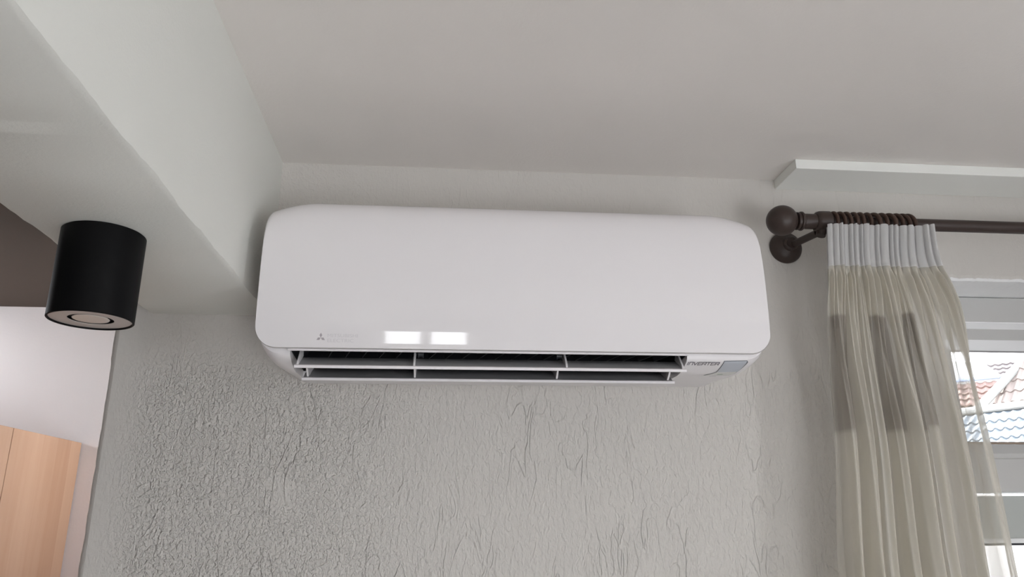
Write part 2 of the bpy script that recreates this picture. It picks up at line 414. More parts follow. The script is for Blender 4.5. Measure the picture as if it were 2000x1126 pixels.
# ------------------------------------------------------------------ air conditioner
AX0, AX1, AZ1 = .032, .905, 2.281
def cr1(pts, t):
    """smooth curve through (t, value) points"""
    if t <= pts[0][0]: return pts[0][1]
    if t >= pts[-1][0]: return pts[-1][1]
    for i in range(len(pts) - 1):
        if t <= pts[i+1][0]:
            t0, v0 = pts[i]; t1, v1 = pts[i+1]
            def sl(k):
                if k == 0: return (pts[1][1]-pts[0][1])/(pts[1][0]-pts[0][0])
                if k == len(pts)-1: return (pts[-1][1]-pts[-2][1])/(pts[-1][0]-pts[-2][0])
                return (pts[k+1][1]-pts[k-1][1])/(pts[k+1][0]-pts[k-1][0])
            h_ = t1 - t0; s = (t-t0)/h_; m0, m1 = sl(i)*h_, sl(i+1)*h_
            return (2*s**3-3*s*s+1)*v0+(s**3-2*s*s+s)*m0+(-2*s**3+3*s*s)*v1+(s**3-s*s)*m1
PP = [(0,-.2150),(.010,-.2174),(.030,-.2209),(.050,-.2229),(.080,-.2243),(.12,-.2250),(.17,-.2243),(.205,-.2220),(.228,-.2180),(.247,-.2110),(.259,-.2020),(.267,-.1900),(.270,-.1740)]
def ztop(x):
    e = min(x - AX0, AX1 - x); d = 0
    if e < .085: d += .021 * ((.085 - e) / .085) ** 1.8
    if e < .009: d += .009 * (1 - math.sqrt(max(0, 1 - ((.009 - e) / .009) ** 2)))
    return AZ1 - d
def zbot(x):
    e = min(x - AX0, AX1 - x)
    return 2.011 + (.034 * (1 - math.sqrt(max(0, 1 - ((.034 - e) / .034) ** 2))) if e < .034 else 0)
def panel_y(x, z):
    e = min(x - AX0, AX1 - x); a, b = 2.011, ztop(x)
    t = (z - a) / (b - a) * .270
    y = cr1(PP, t)
    if e < .03: y += .0 * ((.03 - e) / .03) ** 2.2
    return y
ac = empty('air_conditioner', (.4685, 0, 1.99))
tag(ac, 'white glossy wall-mounted air conditioner with its air flaps open', 'air conditioner')
# glossy front panel: thin curved shell with an edge all round
nu, nv = 150, 70
def ux(u):
    k = .5 - .5 * math.cos(PI * u); k = .93 * k + .07 * u
    return AX0 + (AX1 - AX0) * k
vs, fs = [], []
for j in range(nv):
    v_ = j / (nv-1); v_ = .6 * (.5 - .5 * math.cos(PI * v_)) + .4 * v_
    for i in range(nu):
        x = ux(i / (nu-1)); z = zbot(x) + (ztop(x) - zbot(x)) * v_
        vs.append((x, panel_y(x, z), z))
for j in range(nv-1):
    for i in range(nu-1): fs.append((j*nu+i, j*nu+i+1, (j+1)*nu+i+1, (j+1)*nu+i))
ring = [(i, 0) for i in range(nu)] + [(nu-1, j) for j in range(1, nv)] + [(i, nv-1) for i in range(nu-2, -1, -1)] + [(0, j) for j in range(nv-2, 0, -1)]
prev = [j*nu+i for i, j in ring]
cx_, cz_ = (AX0+AX1)/2, 2.146
for dy, ins in ((.0015, -.0009), (.0045, -.0006), (.013, .0022)):
    cur = []
    for (i, j), k in zip(ring, [j*nu+i for i, j in ring]):
        x, y, z = vs[k]
        d = Vector((x - cx_, 0, (z - cz_) * 1.0))
        nx_ = 0 if 0 < i < nu-1 else (1 if i else -1); nz_ = 0 if 0 < j < nv-1 else (1 if j else -1)
        cur.append(len(vs)); vs.append((x - nx_*ins, y + dy, z - nz_*ins))
    for q in range(len(ring)):
        q2 = (q+1) % len(ring); fs.append((prev[q], prev[q2], cur[q2], cur[q]))
    prev = cur
fs.append(tuple(prev))
me = bpy.data.meshes.new('front_panel'); me.from_pydata(vs, [], fs); me.validate()
fp = link('front_panel', me, M_ac, ac, smooth=True)
me.polygons[-1].use_smooth = False
fp['label'] = 'glossy white curved front panel'

# body behind and below the panel
ST = [(0,1.990,2.278,.060),(-.03,1.989,2.278,.059),(-.06,1.988,2.278,.057),(-.10,1.9862,2.278,.054),(-.14,1.985,2.277,.050),(-.158,1.9865,2.274,.047),(-.172,1.9893,2.262,.044),(-.183,1.9928,2.252,.041),(-.192,1.9962,2.245,.038),(-.1985,1.9995,2.24,.036),(-.2025,2.004,2.235,.034),(-.2035,2.011,2.23,.034)]
BX0, BX1 = AX0 + .0035, AX1 - .0035
def outline(zb, zt, R, d=0):
    P = []
    x0, x1 = BX0 + d, BX1 - d
    for k in range(13):
        a = PI + PI/2 * k/12; P.append((x0 + R + R*math.cos(a), zb + R + R*math.sin(a)))
    for k in range(13):
        a = 1.5*PI + PI/2 * k/12; P.append((x1 - R + R*math.cos(a), zb + R + R*math.sin(a)))
    r2 = .03
    for k in range(7):
        a = PI/2 * k/6; P.append((x1 - r2 + r2*math.cos(a), zt - r2 + r2*math.sin(a)))
    for k in range(7):
        a = PI/2 + PI/2 * k/6; P.append((x0 + r2 + r2*math.cos(a), zt - r2 + r2*math.sin(a)))
    return P
bm = bmesh.new(); rr = []
for i, (y, zb_, zt_, R_) in enumerate(ST):
    d = .004 * max(0, (y + .03) / .03) * 0 + (.0012 if i >= 9 else 0)
    rr.append([bm.verts.new((x, y, z)) for x, z in outline(zb_, zt_, R_, d)])
for a, b in zip(rr, rr[1:]):
    n_ = len(a)
    for k in range(n_): bm.faces.new((a[k], a[(k+1) % n_], b[(k+1) % n_], b[k]))
bm.faces.new(rr[0]); bm.faces.new(rr[-1])
body = obj('body', bm, M_acb, ac, auto=.6)
SX0, SX1 = .087, .759
cut = bmesh.new()
add_prism(cut, [(-.2065,1.95),(-.2065,2.0085),(-.180,2.030),(-.12,2.10),(-.03,2.10),(-.03,2.05),(-.072,2.0),(-.072,1.95)], 'x', SX0, SX1)
bool_cut(body, cut)
# dark liner of the outlet
bm = bmesh.new(); e = .0006
prof = [(-.2035,2.0105-e),(-.180,2.030-e),(-.12,2.10-e),(-.03-e,2.10-e),(-.03-e,2.05),(-.072-e,2.0)]
for xa in (SX0 + e, SX1 - e):
    bm.faces.new([bm.verts.new((xa, y, z)) for y, z in prof])
for p, q in zip(prof, prof[1:]):
    bm.faces.new([bm.verts.new(t) for t in ((SX0+e,p[0],p[1]),(SX1-e,p[0],p[1]),(SX1-e,q[0],q[1]),(SX0+e,q[0],q[1]))])
o = obj('air_outlet', bm, M_dark, ac); o['label'] = 'dark air outlet behind the flaps'
# upright vanes in the outlet
k = 0
bmv = bmesh.new(); add_prism(bmv, [(-.168,2.020),(-.150,2.050),(-.105,2.092),(-.06,2.092),(-.10,2.020)], 'x', -.0009, .0009)
me_v = bpy.data.meshes.new('vane'); bmesh.ops.recalc_face_normals(bmv, faces=bmv.faces); bmv.to_mesh(me_v); bmv.free(); me_v.materials.append(M_vane)
nvn = 22
for k in range(nvn):
    o = bpy.data.objects.new('vane', me_v); C.objects.link(o); o.parent = ac
    o.matrix_parent_inverse = Matrix.Translation(-ac.location)
    o.location = (SX0 + .022 + (SX1 - SX0 - .044) * k / (nvn-1), 0, 0); o.rotation_euler = (0, 0, .25)
# flaps
def flap(name, ya, za, yb, zb_, x0, x1):
    """tilted blade from its front edge (ya,za) up to its rear edge (yb,zb_)"""
    f = Vector((0, ya, za)); b = Vector((0, yb, zb_)); d = (b - f); nrm = Vector((0, -d.z, d.y)).normalized()
    if nrm.z < 0: nrm = -nrm
    bm = bmesh.new(); ns_ = 8; top, bot = [], []
    for i in range(ns_+1):
        t = i / ns_; p = f + d * t + nrm * (.0022 * math.sin(PI*t))
        top.append((p.y, p.z)); q = p - nrm * .0022; bot.append((q.y, q.z))
    add_prism(bm, top + bot[::-1], 'x', x0, x1)
    r = obj(name, bm, M_flap, ac, auto=.5); r['label'] = 'grey air flap with a white front lip'
    bm = bmesh.new()
    add_prism(bm, [(ya-.0016, za-.0030), (ya-.0022, za+.0012), (ya+.0006, za+.0030), (ya+.002, za-.0028)], 'x', x0-.002, x1+.002)
    lip = obj('flap_lip', bm, M_acb, r)
    return r
f1 = flap('flap', -.200, 1.9835, -.160, 2.0065, SX0 + .010, SX1 - .004)
f2 = flap('flap', -.136, 1.9745, -.090, 2.001, SX0 + .012, SX1 - .006)
bm = bmesh.new()
def fin(bm, x, pts, t=.0016): add_prism(bm, pts, 'x', x - t, x + t)
for x in (SX0 + .013, .2905, .5485, SX1 - .007):
    bm = bmesh.new(); fin(bm, x, [(-.2005,1.985),(-.197,1.993),(-.176,2.018),(-.166,2.021),(-.160,2.009)])
    obj('flap_arm', bm, M_acb, f1)
for x in (SX0 + .020, .290, .5405, SX1 - .016):
    bm = bmesh.new(); fin(bm, x, [(-.1365,1.978),(-.152,1.990),(-.148,1.996),(-.092,2.004),(-.089,2.000)])
    obj('flap_arm', bm, M_acb, f2)
for x in (.3005, .5395):
    bm = lathe_bm([(0,-.0045),(.0062,-.0045),(.0062,-.003),(.0048,-.003),(.0048,.003),(.0062,.003),(.0062,.0045),(0,.0045)], (x, -.172, 2.012), (1,0,0), 20)
    o = obj('flap_pivot', bm, M_vane, f1, auto=.5); o['label'] = 'dark round flap pivot'
# lip under the panel above the outlet
obj('outlet_lip', box_bm(SX0 - .004, SX1 + .002, -.2095, -.2055, 2.0075, 2.0112, bevel=.0012), M_acb, ac)

# writing on the chin: surface point at distance along y
def chin_z(y): return cr1([(-s[0], s[1]) for s in ST[:-1]], -y)
def chin_pt(x, y, off=.0004):
    z = chin_z(y); dz = (chin_z(y + .001) - chin_z(y - .001)) / .002
    n_ = Vector((0, dz, -1)).normalized()
    return Vector((x, y, z)) + n_ * off
def stroke(bm, pts, wd, put):
    """flat stroke polyline in 2-D, put() carries each point onto the surface"""
    for (ax, ay), (bx, by) in zip(pts, pts[1:]):
        dx, dy = bx-ax, by-ay; L = math.hypot(dx, dy); nx_, ny_ = -dy/L*wd/2, dx/L*wd/2; ex, ey = dx/L*wd/2, dy/L*wd/2
        q = [(ax-ex+nx_, ay-ey+ny_), (bx+ex+nx_, by+ey+ny_), (bx+ex-nx_, by+ey-ny_), (ax-ex-nx_, ay-ey-ny_)]
        bm.faces.new([bm.verts.new(put(*p)) for p in q])
G = {'I': [[(0,0),(0,1)]], 'N': [[(0,0),(0,1),(1,1),(1,0)]], 'V': [[(0,1),(.5,0),(1,1)]],
     'E': [[(1,1),(.05,1)],[(.05,.5),(1,.5)],[(.05,0),(1,0)],[(.05,0),(.05,1)]],
     'R': [[(0,0),(0,1),(1,1),(1,.5),(.1,.5)],[(.75,.5),(1,0)]], 'T': [[(-.05,1),(1.05,1)],[(.5,1),(.5,0)]]}
bm = bmesh.new()
word = 'INVERTER'; lw_ = {'I': .15}; x = 0; cells = []
for ch in word:
    wdt = lw_.get(ch, 1.0); cells.append((ch, x, wdt)); x += wdt + .28
tot = x - .28
TX0, TX1, TY0, TY1 = .7625, .8180, -.1900, -.1975     # y of the foot and of the head of the letters
for ch, cx0, wdt in cells:
    for pl in G[ch]:
        pts = [((cx0 + (px_ if ch != 'I' else 0) + .12 * py_) , py_) for px_, py_ in pl]
        put = lambda a, b: chin_pt(TX0 + a / tot * (TX1 - TX0), TY0 + (TY1 - TY0) * b)
        # stroke drawn in cell units, widths kept even in metres
        for (ax, ay), (bx, by) in zip(pts, pts[1:]):
            A = Vector((ax / tot * (TX1-TX0), ay * abs(TY1-TY0))); B = Vector((bx / tot * (TX1-TX0), by * abs(TY1-TY0)))
            D = (B - A); L = D.length; D /= L; nn = Vector((-D.y, D.x)) * .00065; ee = D * .0004
            q = [A-ee+nn, B+ee+nn, B+ee-nn, A-ee-nn]
            bm.faces.new([bm.verts.new(chin_pt(TX0 + p.x, TY0 - p.y)) for p in q])
o = obj('lettering', bm, M_print, ac); o['label'] = 'dark lettering reading INVERTER'

# signal window right of the lettering
def chin_patch(name, poly, m_, off, parent, nx_=1, holes=None):
    bm = bmesh.new(); f = bm.faces.new([bm.verts.new((p[0], p[1], 0)) for p in poly])
    ys = sorted(set(s[0] for s in ST))
    for y in [t * -.001 for t in range(100, 206)]:
        bmesh.ops.bisect_plane(bm, geom=bm.verts[:]+bm.edges[:]+bm.faces[:], plane_co=(0, y, 0), plane_no=(0, 1, 0))
    for vv in bm.verts: vv.co = chin_pt(vv.co.x, vv.co.y, off)
    return obj(name, bm, m_, parent, smooth=True)
rimp = [(.8255,-.2002),(.8670,-.2012),(.8695,-.199),(.858,-.158),(.852,-.150),(.806,-.1475),(.806,-.149),(.822,-.165)]
chin_patch('signal_window_rim', rimp, mat('window_rim', (.16,.17,.19), .4), .0003, ac)
o = chin_patch('signal_window', [(.8262,-.1995),(.8668,-.2006),(.8572,-.1585),(.8515,-.1515),(.808,-.1490),(.8235,-.1655)], M_disp2, .0006, ac)
o['label'] = 'pale lower part of the signal window'
o = chin_patch('receiver_lens', [(.8262,-.1995),(.8668,-.2006),(.8605,-.1700),(.8240,-.1668)], M_disp, .0008, ac)
o['label'] = 'blue-grey receiver lens'
chin_patch('indicator_mark', [(.828,-.1575),(.838,-.158),(.838,-.156),(.828,-.1555)], mat('mark_green', (.12,.22,.12), .5), .0009, ac)
chin_patch('indicator_mark', [(.818,-.144),(.830,-.1445),(.830,-.1425),(.818,-.142)], M_logo, .0005, ac)
# narrow seam in the underside at the left
bm = bmesh.new()
for a in ((.128,.173,-.046,-.043),):
    bm.faces.new([bm.verts.new(chin_pt(*p, .0003)) for p in ((a[0],a[2]),(a[1],a[2]),(a[1],a[3]),(a[0],a[3]))])
obj('cover_seam', bm, M_logo, ac)

# emblem and name on the panel, faint grey
def panel_pt(x, z, off=.0004): return Vector((x, panel_y(x, z) - off, z))
bm = bmesh.new(); ex, ez, s = .1375, 2.0275, .0068
for ang in (90, 210, 330):
    a = math.radians(ang); d = Vector((math.cos(a), math.sin(a))); p = Vector((-d.y, d.x))
    q = [Vector((0,0)), d*s*.5 + p*s*.29, d*s*1.0, d*s*.5 - p*s*.29]
    bm.faces.new([bm.verts.new(panel_pt(ex + t.x*1.15, ez + t.y*1.15)) for t in q])
M_logo2 = mat('emblem_grey', (.36, .33, .35), .4)
o = obj('emblem', bm, M_logo2, fp); o['label'] = 'three-diamond emblem in grey'
M_name = mat('name_grey', (.585, .565, .58), .3)
def panel_text(txt, x, z, h_, wscale, m_):
    cu = bpy.data.curves.new('t', 'FONT'); cu.body = txt; cu.size = 1; to = bpy.data.objects.new('t', cu); C.objects.link(to)
    dg = bpy.context.evaluated_depsgraph_get(); dg.update()
    me = bpy.data.meshes.new_from_object(to.evaluated_get(dg)); bpy.data.objects.remove(to, do_unlink=True)
    k = h_ / .7
    for vv in me.vertices: vv.co = panel_pt(x + vv.co.x*k*wscale, z + vv.co.y*k, .0003)
    o = link('name_lettering', me, m_, fp); o['label'] = 'faint grey maker name lettering'; return o
panel_text('MITSUBISHI', .1475, 2.0285, .0054, 1.30, M_name)
panel_text('ELECTRIC', .1475, 2.0205, .0054, 1.30, M_name)

# ------------------------------------------------------------------ spotlight under the beam
sl = empty('ceiling_spotlight', (-.134, -.42, ZB)); tag(sl, 'black cylindrical spotlight mounted under the white ceiling beam', 'spotlight')
RR, LL = .053, .124
bm = lathe_bm([(0,0),(RR-.002,0),(RR-.002,-.0015),(RR,-.0015),(RR,-LL+.0008),(RR-.0008,-LL),(RR-.0022,-LL),(RR-.0028,-LL+.0008),(RR-.0028,-LL+.006),(0,-LL+.006)], (-.134,-.42,ZB), (0,0,1), 96)
obj('housing', bm, M_black, sl, auto=.5)
bm = lathe_bm([(.0280,-LL+.0030),(RR-.003,-LL+.0030),(RR-.003,-LL+.0022),(.0280,-LL+.0022)], (-.134,-.42,ZB), (0,0,1), 96, closed=True)
o = obj('trim_ring', bm, M_lampring, sl, auto=.5); o['label'] = 'grey ring round the lamp'
bm = lathe_bm([(0,-LL+.0024),(.0222,-LL+.0024),(.0228,-LL+.0030),(.0200,-LL+.0034),(.0200,-LL+.0061),(0,-LL+.0061)], (-.134,-.42,ZB), (0,0,1), 64)
lp = obj('lamp', bm, M_lamp, sl, auto=.5); lp['label'] = 'pale round lamp lens, switched off'

# ------------------------------------------------------------------ kitchen cupboard
KX, KZ = -.826, 1.994; KD = .58
kc = empty('kitchen_cupboard', (KX - KD/2, .75, 0)); tag(kc, 'tall beech cupboard against the white wall of the next room', 'cupboard')
GY = .752
obj('carcass', box_bm(KX - KD, KX - .020, -.10, YF - .001, .0, KZ, bevel=.001), M_beech, kc)
for a, b in ((GY + .0015, YF - .006), (.335, GY - .0015), (-.082, .332)):
    d = obj('door', box_bm(KX - .019, KX, a, b, .10, KZ - .002, bevel=.0012), M_beech, kc)
    if b < GY: 
        bool_cut(d, lathe_bm([(0,-.03),(.011,-.03),(.011,.03),(0,.03)], (KX, b + .004, 1.799), (1,0,0), 24))
obj('finger_recess', lathe_bm([(0,0),(.013,0),(.013,.0006),(0,.0006)], (KX - .0197, GY - .002, 1.799), (1,0,0), 24), mat('recess_dark', (.05,.025,.015), .7), kc)

# ------------------------------------------------------------------ curtain rod, bracket, rings
RY, RZ = -.120, 2.303
rod = empty('curtain_rod', (1.06, 0, 2.29)); tag(rod, 'dark brown curtain rod with ball finial on a wall bracket', 'curtain rod')
X1 = (1, 0, 0); O = (0, RY, RZ)
obj('pole', lathe_bm([(0,1.04),(.0125,1.04),(.0125,2.42),(0,2.42)], O, X1, 40), M_rod, rod, auto=.5)
obj('end_sleeve', lathe_bm([(0,1.036),(.0150,1.036),(.0155,1.0375),(.0155,1.080),(.0150,1.0815),(.012,1.0815),(.012,1.036)], O, X1, 48), M_rod, rod, auto=.5)
pr = [(0, -.0305)] + [(.0305*math.sin(PI*k/28), -.0305*math.cos(PI*k/28)) for k in range(1, 26)]
pr = [(r, h_ + 1.0035) for r, h_ in pr] + [(.0165,1.0325),(.0178,1.0332),(.0178,1.0350),(.0160,1.0358),(.0160,1.0392),(.0185,1.0400),(.0193,1.0418),(.0193,1.0436),(.0180,1.0452),(.0150,1.0460),(0,1.0460)]
obj('finial', lathe_bm(pr, O, X1, 56), M_rod, rod, auto=.7)
BX = 1.0915
br = obj('bracket', lathe_bm([(.0125,-.020),(.0165,-.0198),(.0195,-.017),(.0212,-.012),(.0216,-.004),(.0216,.008),(.0200,.0095),(.0125,.0095)], (BX, RY, RZ), X1, 56), M_rod, rod, auto=.6)
obj('bracket_lug', lathe_bm([(0,-.0),(.0095,-.0),(.0095,.024),(0,.024)], (BX - .012, RY, RZ - .030), (.35,0,1), 24), M_rod, br, auto=.5)
A0, A1 = Vector((1.0635, -.006, 2.290)), Vector((BX - .012, RY + .010, RZ - .020))
obj('arm', lathe_bm([(0,0),(.0075,0),(.0075,(A1-A0).length),(0,(A1-A0).length)], A0, A1 - A0, 32), M_rod, br, auto=.5)
obj('rosette', lathe_bm([(0,0),(.0345,0),(.0350,.002),(.0350,.005),(.0335,.009),(.0300,.014),(.0245,.0185),(.0180,.0215),(.0150,.0235),(.0150,.029),(.0135,.0315),(.0115,.0325),(.0115,.036),(0,.036)], (1.0635, -.0002, 2.2905), (0,-1,0), 56), M_rod, br, auto=.7)

# wooden rings bunched on the rod
def ring_mesh():
    bm = bmesh.new(); n1, n2 = 48, 14; Rm = .0225; rings = []
    for k in range(n1):
        a = 2*PI*k/n1; row = []
        for j in range(n2):
            b = 2*PI*j/n2
            rr_ = Rm + .0045*math.copysign(abs(math.cos(b))**.8, math.cos(b)); xx = .0040*math.copysign(abs(math.sin(b))**.8, math.sin(b))
            row.append(bm.verts.new((xx, rr_*math.cos(a), rr_*math.sin(a))))
        rings.append(row)
    for k in range(n1):
        for j in range(n2):
            bm.faces.new((rings[k][j], rings[(k+1) % n1][j], rings[(k+1) % n1][(j+1) % n2], rings[k][(j+1) % n2]))
    me = bpy.data.meshes.new('curtain_ring'); bmesh.ops.recalc_face_normals(bm, faces=bm.faces); bm.to_mesh(me); bm.free()
    me.materials.append(M_ring)
    for p in me.polygons: p.use_smooth = True
    return me
rm = ring_mesh()
def eye_mesh():
    bm = bmesh.new(); add_lathe(bm, [(.0028,-.0006),(.0040,-.0006),(.0040,.0006),(.0028,.0006)], (0,0,-.0305), (1,0,0), 14, closed=True)
    me = bpy.data.meshes.new('eye'); bmesh.ops.recalc_face_normals(bm, faces=bm.faces); bm.to_mesh(me); bm.free(); me.materials.append(M_rod); return me
em = eye_mesh()
rx = [1.1080, 1.1215, 1.1345, 1.1500, 1.1630, 1.1780, 1.1930, 1.2090, 1.2250, 1.2400, 1.2530, 1.2650]
for i, x in enumerate(rx):
    o = bpy.data.objects.new('curtain_ring', rm); C.objects.link(o)
    tilt = random.uniform(-.08, .10) + (.10 if i > 5 else 0)
    o.location = (x, RY, RZ - .0055); o.rotation_euler = (0, -tilt*.45, tilt)
    s_ = (.78 + .30*random.random()); o.scale = (s_, 1, 1)
    nth = ('first', 'second', 'third', 'fourth', 'fifth', 'sixth', 'seventh', 'eighth', 'ninth', 'tenth', 'eleventh', 'last')[i]
    tag(o, 'brown wooden curtain ring on the rod, ' + nth + ' ring counted from the ball finial', 'curtain ring', 'wooden curtain rings on the rod')
    e_ = bpy.data.objects.new('eye', em); C.objects.link(e_); e_.parent = o

# ------------------------------------------------------------------ curtain
cur = empty('curtain', (1.2, -.13, 2.29)); tag(cur, 'sheer cream curtain with taupe blocks gathered under the wooden rings', 'curtain')
ZT = 2.283; HD = .086
NP = 23
rnd = random.Random(5)
wt = [rnd.choice((.55, .8, 1.1, 1.5)) for _ in range(NP)]; sw = sum(wt); ed = [0]
for a in wt: ed.append(ed[-1] + a/sw)
def lerp(a, b, t): return a + (b - a) * t
def sstep(a, b, t):
    t = max(0, min(1, (t-a)/(b-a))); return t*t*(3-2*t)
def edges(z):
    xl = cr1([(0,1.00),(1.0,1.015),(1.64,1.036),(1.89,1.060),(2.10,1.057),(2.20,1.067),(2.30,1.078)], z)
    xr = cr1([(0,1.40),(1.0,1.375),(1.64,1.357),(1.89,1.353),(2.02,1.334),(2.12,1.312),(2.20,1.284),(2.30,1.297)], z)
    return xl, xr
def heading_pt(u, z):
    """stiff pleated tape: narrow overlapping pleats"""
    k = 0
    while k < NP-1 and u > ed[k+1]: k += 1
    t = (u - ed[k]) / (ed[k+1] - ed[k])
    # each pleat: broad front face, then folded back behind its neighbour
    if t < .52: fx, fy = t/.52, -.0030*math.sin(PI*t/.52) - .0095 - .004*(k % 3)
    elif t < .76: q = (t-.52)/.24; fx, fy = 1 - .34*q, -.0095 - .004*(k % 3)*(1-q) + .0185*q
    else: q = (t-.76)/.24; fx, fy = .66 + .34*q, .009 - .0185*q
    uu = ed[k] + (ed[k+1]-ed[k]) * fx
    xl, xr = edges(z)
    lean = .012 * sstep(.72, 1, uu) * min(1, (ZT - z)/HD)
    return Vector((lerp(xl, xr, uu) + lean - .008*sstep(.72,1,uu), -.147 + fy - .012*sstep(.85, 1, uu), z))
NF = 8
wf_ = [.9, .8, 1.0, .8, 1.1, 1.2, 1.3, 1.5]; s8 = sum(wf_); ef = [0]
for a in wf_: ef.append(ef[-1] + a/s8)
def fold_pt(u, z):
    """loose folds lower down"""
    d = (ZT - z); k = 0
    while k < NF-1 and u > ef[k+1]: k += 1
    t = (u - ef[k]) / (ef[k+1] - ef[k]); wd = ef[k+1]-ef[k]
    xl, xr = edges(z)
    ph = 2*PI*t + .35*nz((k*1.7, 0, z), 2.2)
    A = (.016 + .014*min(1, d/.7)) * (.8 + .4*math.sin(k*2.1)) * (1.1 - .45*sstep(.75, 1, u))
    uu = u + wd * (.20*math.sin(2*ph)*.5 + .05*math.sin(ph + k)) * (1 - sstep(.9, 1.0, u))
    x = lerp(xl, xr, uu)
    y = -.128 + A*math.cos(ph) + .0035*math.sin(5*ph + 9*z + k) * (1 - .5*min(1, d)) + .004*nz((u*6, z, 0), 3)
    return Vector((x, y, z))
def midf(u, z):
    """fine gathers just under the tape, fading as they fall"""
    d = ZT - HD - z
    a = math.exp(-d/.11)
    return Vector((.0022*a*math.sin(2*PI*NP*u*1.0 + 14*nz((u*9, z*.6, 0), 1)), .0075*a*math.sin(2*PI*NP*1.5*u + 3*nz((u*5, z*2, 4), 1)) + .0012*math.exp(-d/.25)*math.sin(2*PI*29*u + 5*d), 0))
def cloth_pt(u, z):
    s = ZT - z
    if s <= HD: return heading_pt(u, z)
    t = sstep(0, .30, s - HD)
    # the gathers fan out to the right as they fall
    h_ = heading_pt(u, z); f = fold_pt(u, z)
    return h_.lerp(f, t) + midf(u, z) * sstep(0, .03, s - HD)
nu = 820
# heading tape
def hfn(u, v_):
    z = ZT - HD * v_
    p = heading_pt(u, z)
    if v_ == 0: p.z += .0015*nz((u*20, 0, 0), 1)
    return p
hd_ = grid_mesh('heading_tape', nu, 14, hfn, M_head, cur)
hd_['label'] = 'white pleated heading tape'
# sheer cloth
nvc = 190
def vz(v_): return (ZT - HD) - (ZT - HD - .03) * (v_ ** 1.5)
def cfn(u, v_): return cloth_pt(u, vz(v_))
cl = grid_mesh('sheer_cloth', nu, nvc, cfn, M_sheer, cur)
cl['label'] = 'sheer cream cloth with a row of taupe blocks'
at = cl.data.attributes.new('block', 'FLOAT', 'POINT')
blocks = [(0.0, .12), (.30, .44), (.52, .66)]
vals = [0.0] * (nu * nvc)
for j in range(nvc):
    z = vz(j / (nvc-1))
    for i in range(nu):
        u = i / (nu-1)
        zz = z + .004*math.sin(u*7)
        if 1.890 < zz < 2.103 and any(a <= u <= b for a, b in blocks): vals[j*nu+i] = 1.0
at.data.foreach_set('value', vals)

# ------------------------------------------------------------------ outside: roofs across the street
M_tA = mat('roof_tile_blue_grey', (.082, .098, .112), .6)
M_tB = mat('roof_tile_pale_clay', (.15, .12, .105), .8)
M_tC = mat('roof_tile_weathered', (.11, .095, .095), .8)
M_tE = mat('roof_tile_red', (.15, .095, .08), .8)
M_mort = mat('ridge_mortar', (.2, .2, .19), .8)
M_hw = mat('house_render', (.2, .19, .18), .8)
def roof_tiles(name, T, R, U, r0, r1, u0, u1, tw, rh, m_, parent, clips=(), amp=.035, step=.05):
    """tiled slope; T a point, R along the courses, U up the slope"""
    T, R, U = Vector(T), Vector(R).normalized(), Vector(U).normalized(); Nn = R.cross(U).normalized()
    if Nn.z < 0: Nn = -Nn
    bm = bmesh.new(); nc = int((r1-r0)/tw*8); nr = int((u1-u0)/rh)
    for j in range(nr):
        lo = u0 + j*rh; hi = lo + rh*1.04; prev = None
        for i in range(nc+1):
            r = r0 + (r1-r0)*i/nc; q = (r/tw) % 1.0
            hgt = amp*(math.sin(PI*min(1, q/.55)) if q < .55 else -.35*math.sin(PI*(q-.55)/.45))
            sag = .02*math.sin(q*2*PI)
            a = T + R*r + U*(lo+sag) + Nn*(hgt+step); b = T + R*r + U*hi + Nn*hgt; c_ = T + R*r + U*(lo+sag) + Nn*(hgt-.01)
            cur_ = [bm.verts.new(c_), bm.verts.new(a), bm.verts.new(b)]
            if prev:
                bm.faces.new((prev[0], cur_[0], cur_[1], prev[1])); bm.faces.new((prev[1], cur_[1], cur_[2], prev[2]))
            prev = cur_
    base = [T + R*a + U*b - Nn*.12 for a, b in ((r0,u0),(r1,u0),(r1,u1),(r0,u1))]
    bm.faces.new([bm.verts.new(p) for p in base])
    for co, no in clips:
        bmesh.ops.bisect_plane(bm, geom=bm.verts[:]+bm.edges[:]+bm.faces[:], plane_co=co, plane_no=no, clear_outer=True)
    return obj(name, bm, m_, parent)
def bar(bm, a, b, r, n=10):
    a, b = Vector(a), Vector(b); add_lathe(bm, [(0,0),(r,0),(r,(b-a).length),(0,(b-a).length)], a, b-a, n)
kR = (.45, -.89, 0); P_ = math.radians(40)
def upv(pitch, hx=.89, hy=.45): return (hx*math.cos(pitch), hy*math.cos(pitch), math.sin(pitch))
# near house with the blue-grey roof
ha = empty('house', (19, 24, 0)); tag(ha, 'house across the street with a blue-grey tiled roof below the paler roofs', 'house')
TA = (19.25, 22, 5.28)
roof_tiles('roof_slope', TA, kR, upv(P_), -5, 5, -4.2, 0, .30, .48, M_tA, ha, amp=.05)
bm = bmesh.new(); a = Vector(TA) + Vector(kR)*-5; b = Vector(TA) + Vector(kR)*5
bar(bm, a, b, .13); obj('ridge_cap', bm, M_mort, ha)
bm = bmesh.new(); Uv = Vector(upv(P_)); e0 = Vector(TA) + Vector(kR)*-4.8 - Uv*4.0; e1 = Vector(TA) + Vector(kR)*4.8 - Uv*4.0
t0, t1 = Vector(TA) + Vector(kR)*-4.8, Vector(TA) + Vector(kR)*4.8
for q in ([Vector((e0.x,e0.y,0)),Vector((e1.x,e1.y,0)),e1-Vector((0,0,.2)),e0-Vector((0,0,.2))],):
    back = [p + Vector((.89,.45,0))*3 for p in q]
    f0 = [bm.verts.new(p) for p in q]; f1 = [bm.verts.new(Vector((p.x,p.y,q_.z))) for p, q_ in zip(back, q)]
    bm.faces.new(f0); bm.faces.new(f1[::-1])
    for i in range(4): bm.faces.new((f0[i], f0[(i+1)%4], f1[(i+1)%4], f1[i]))
obj('wall', bm, M_hw, ha)
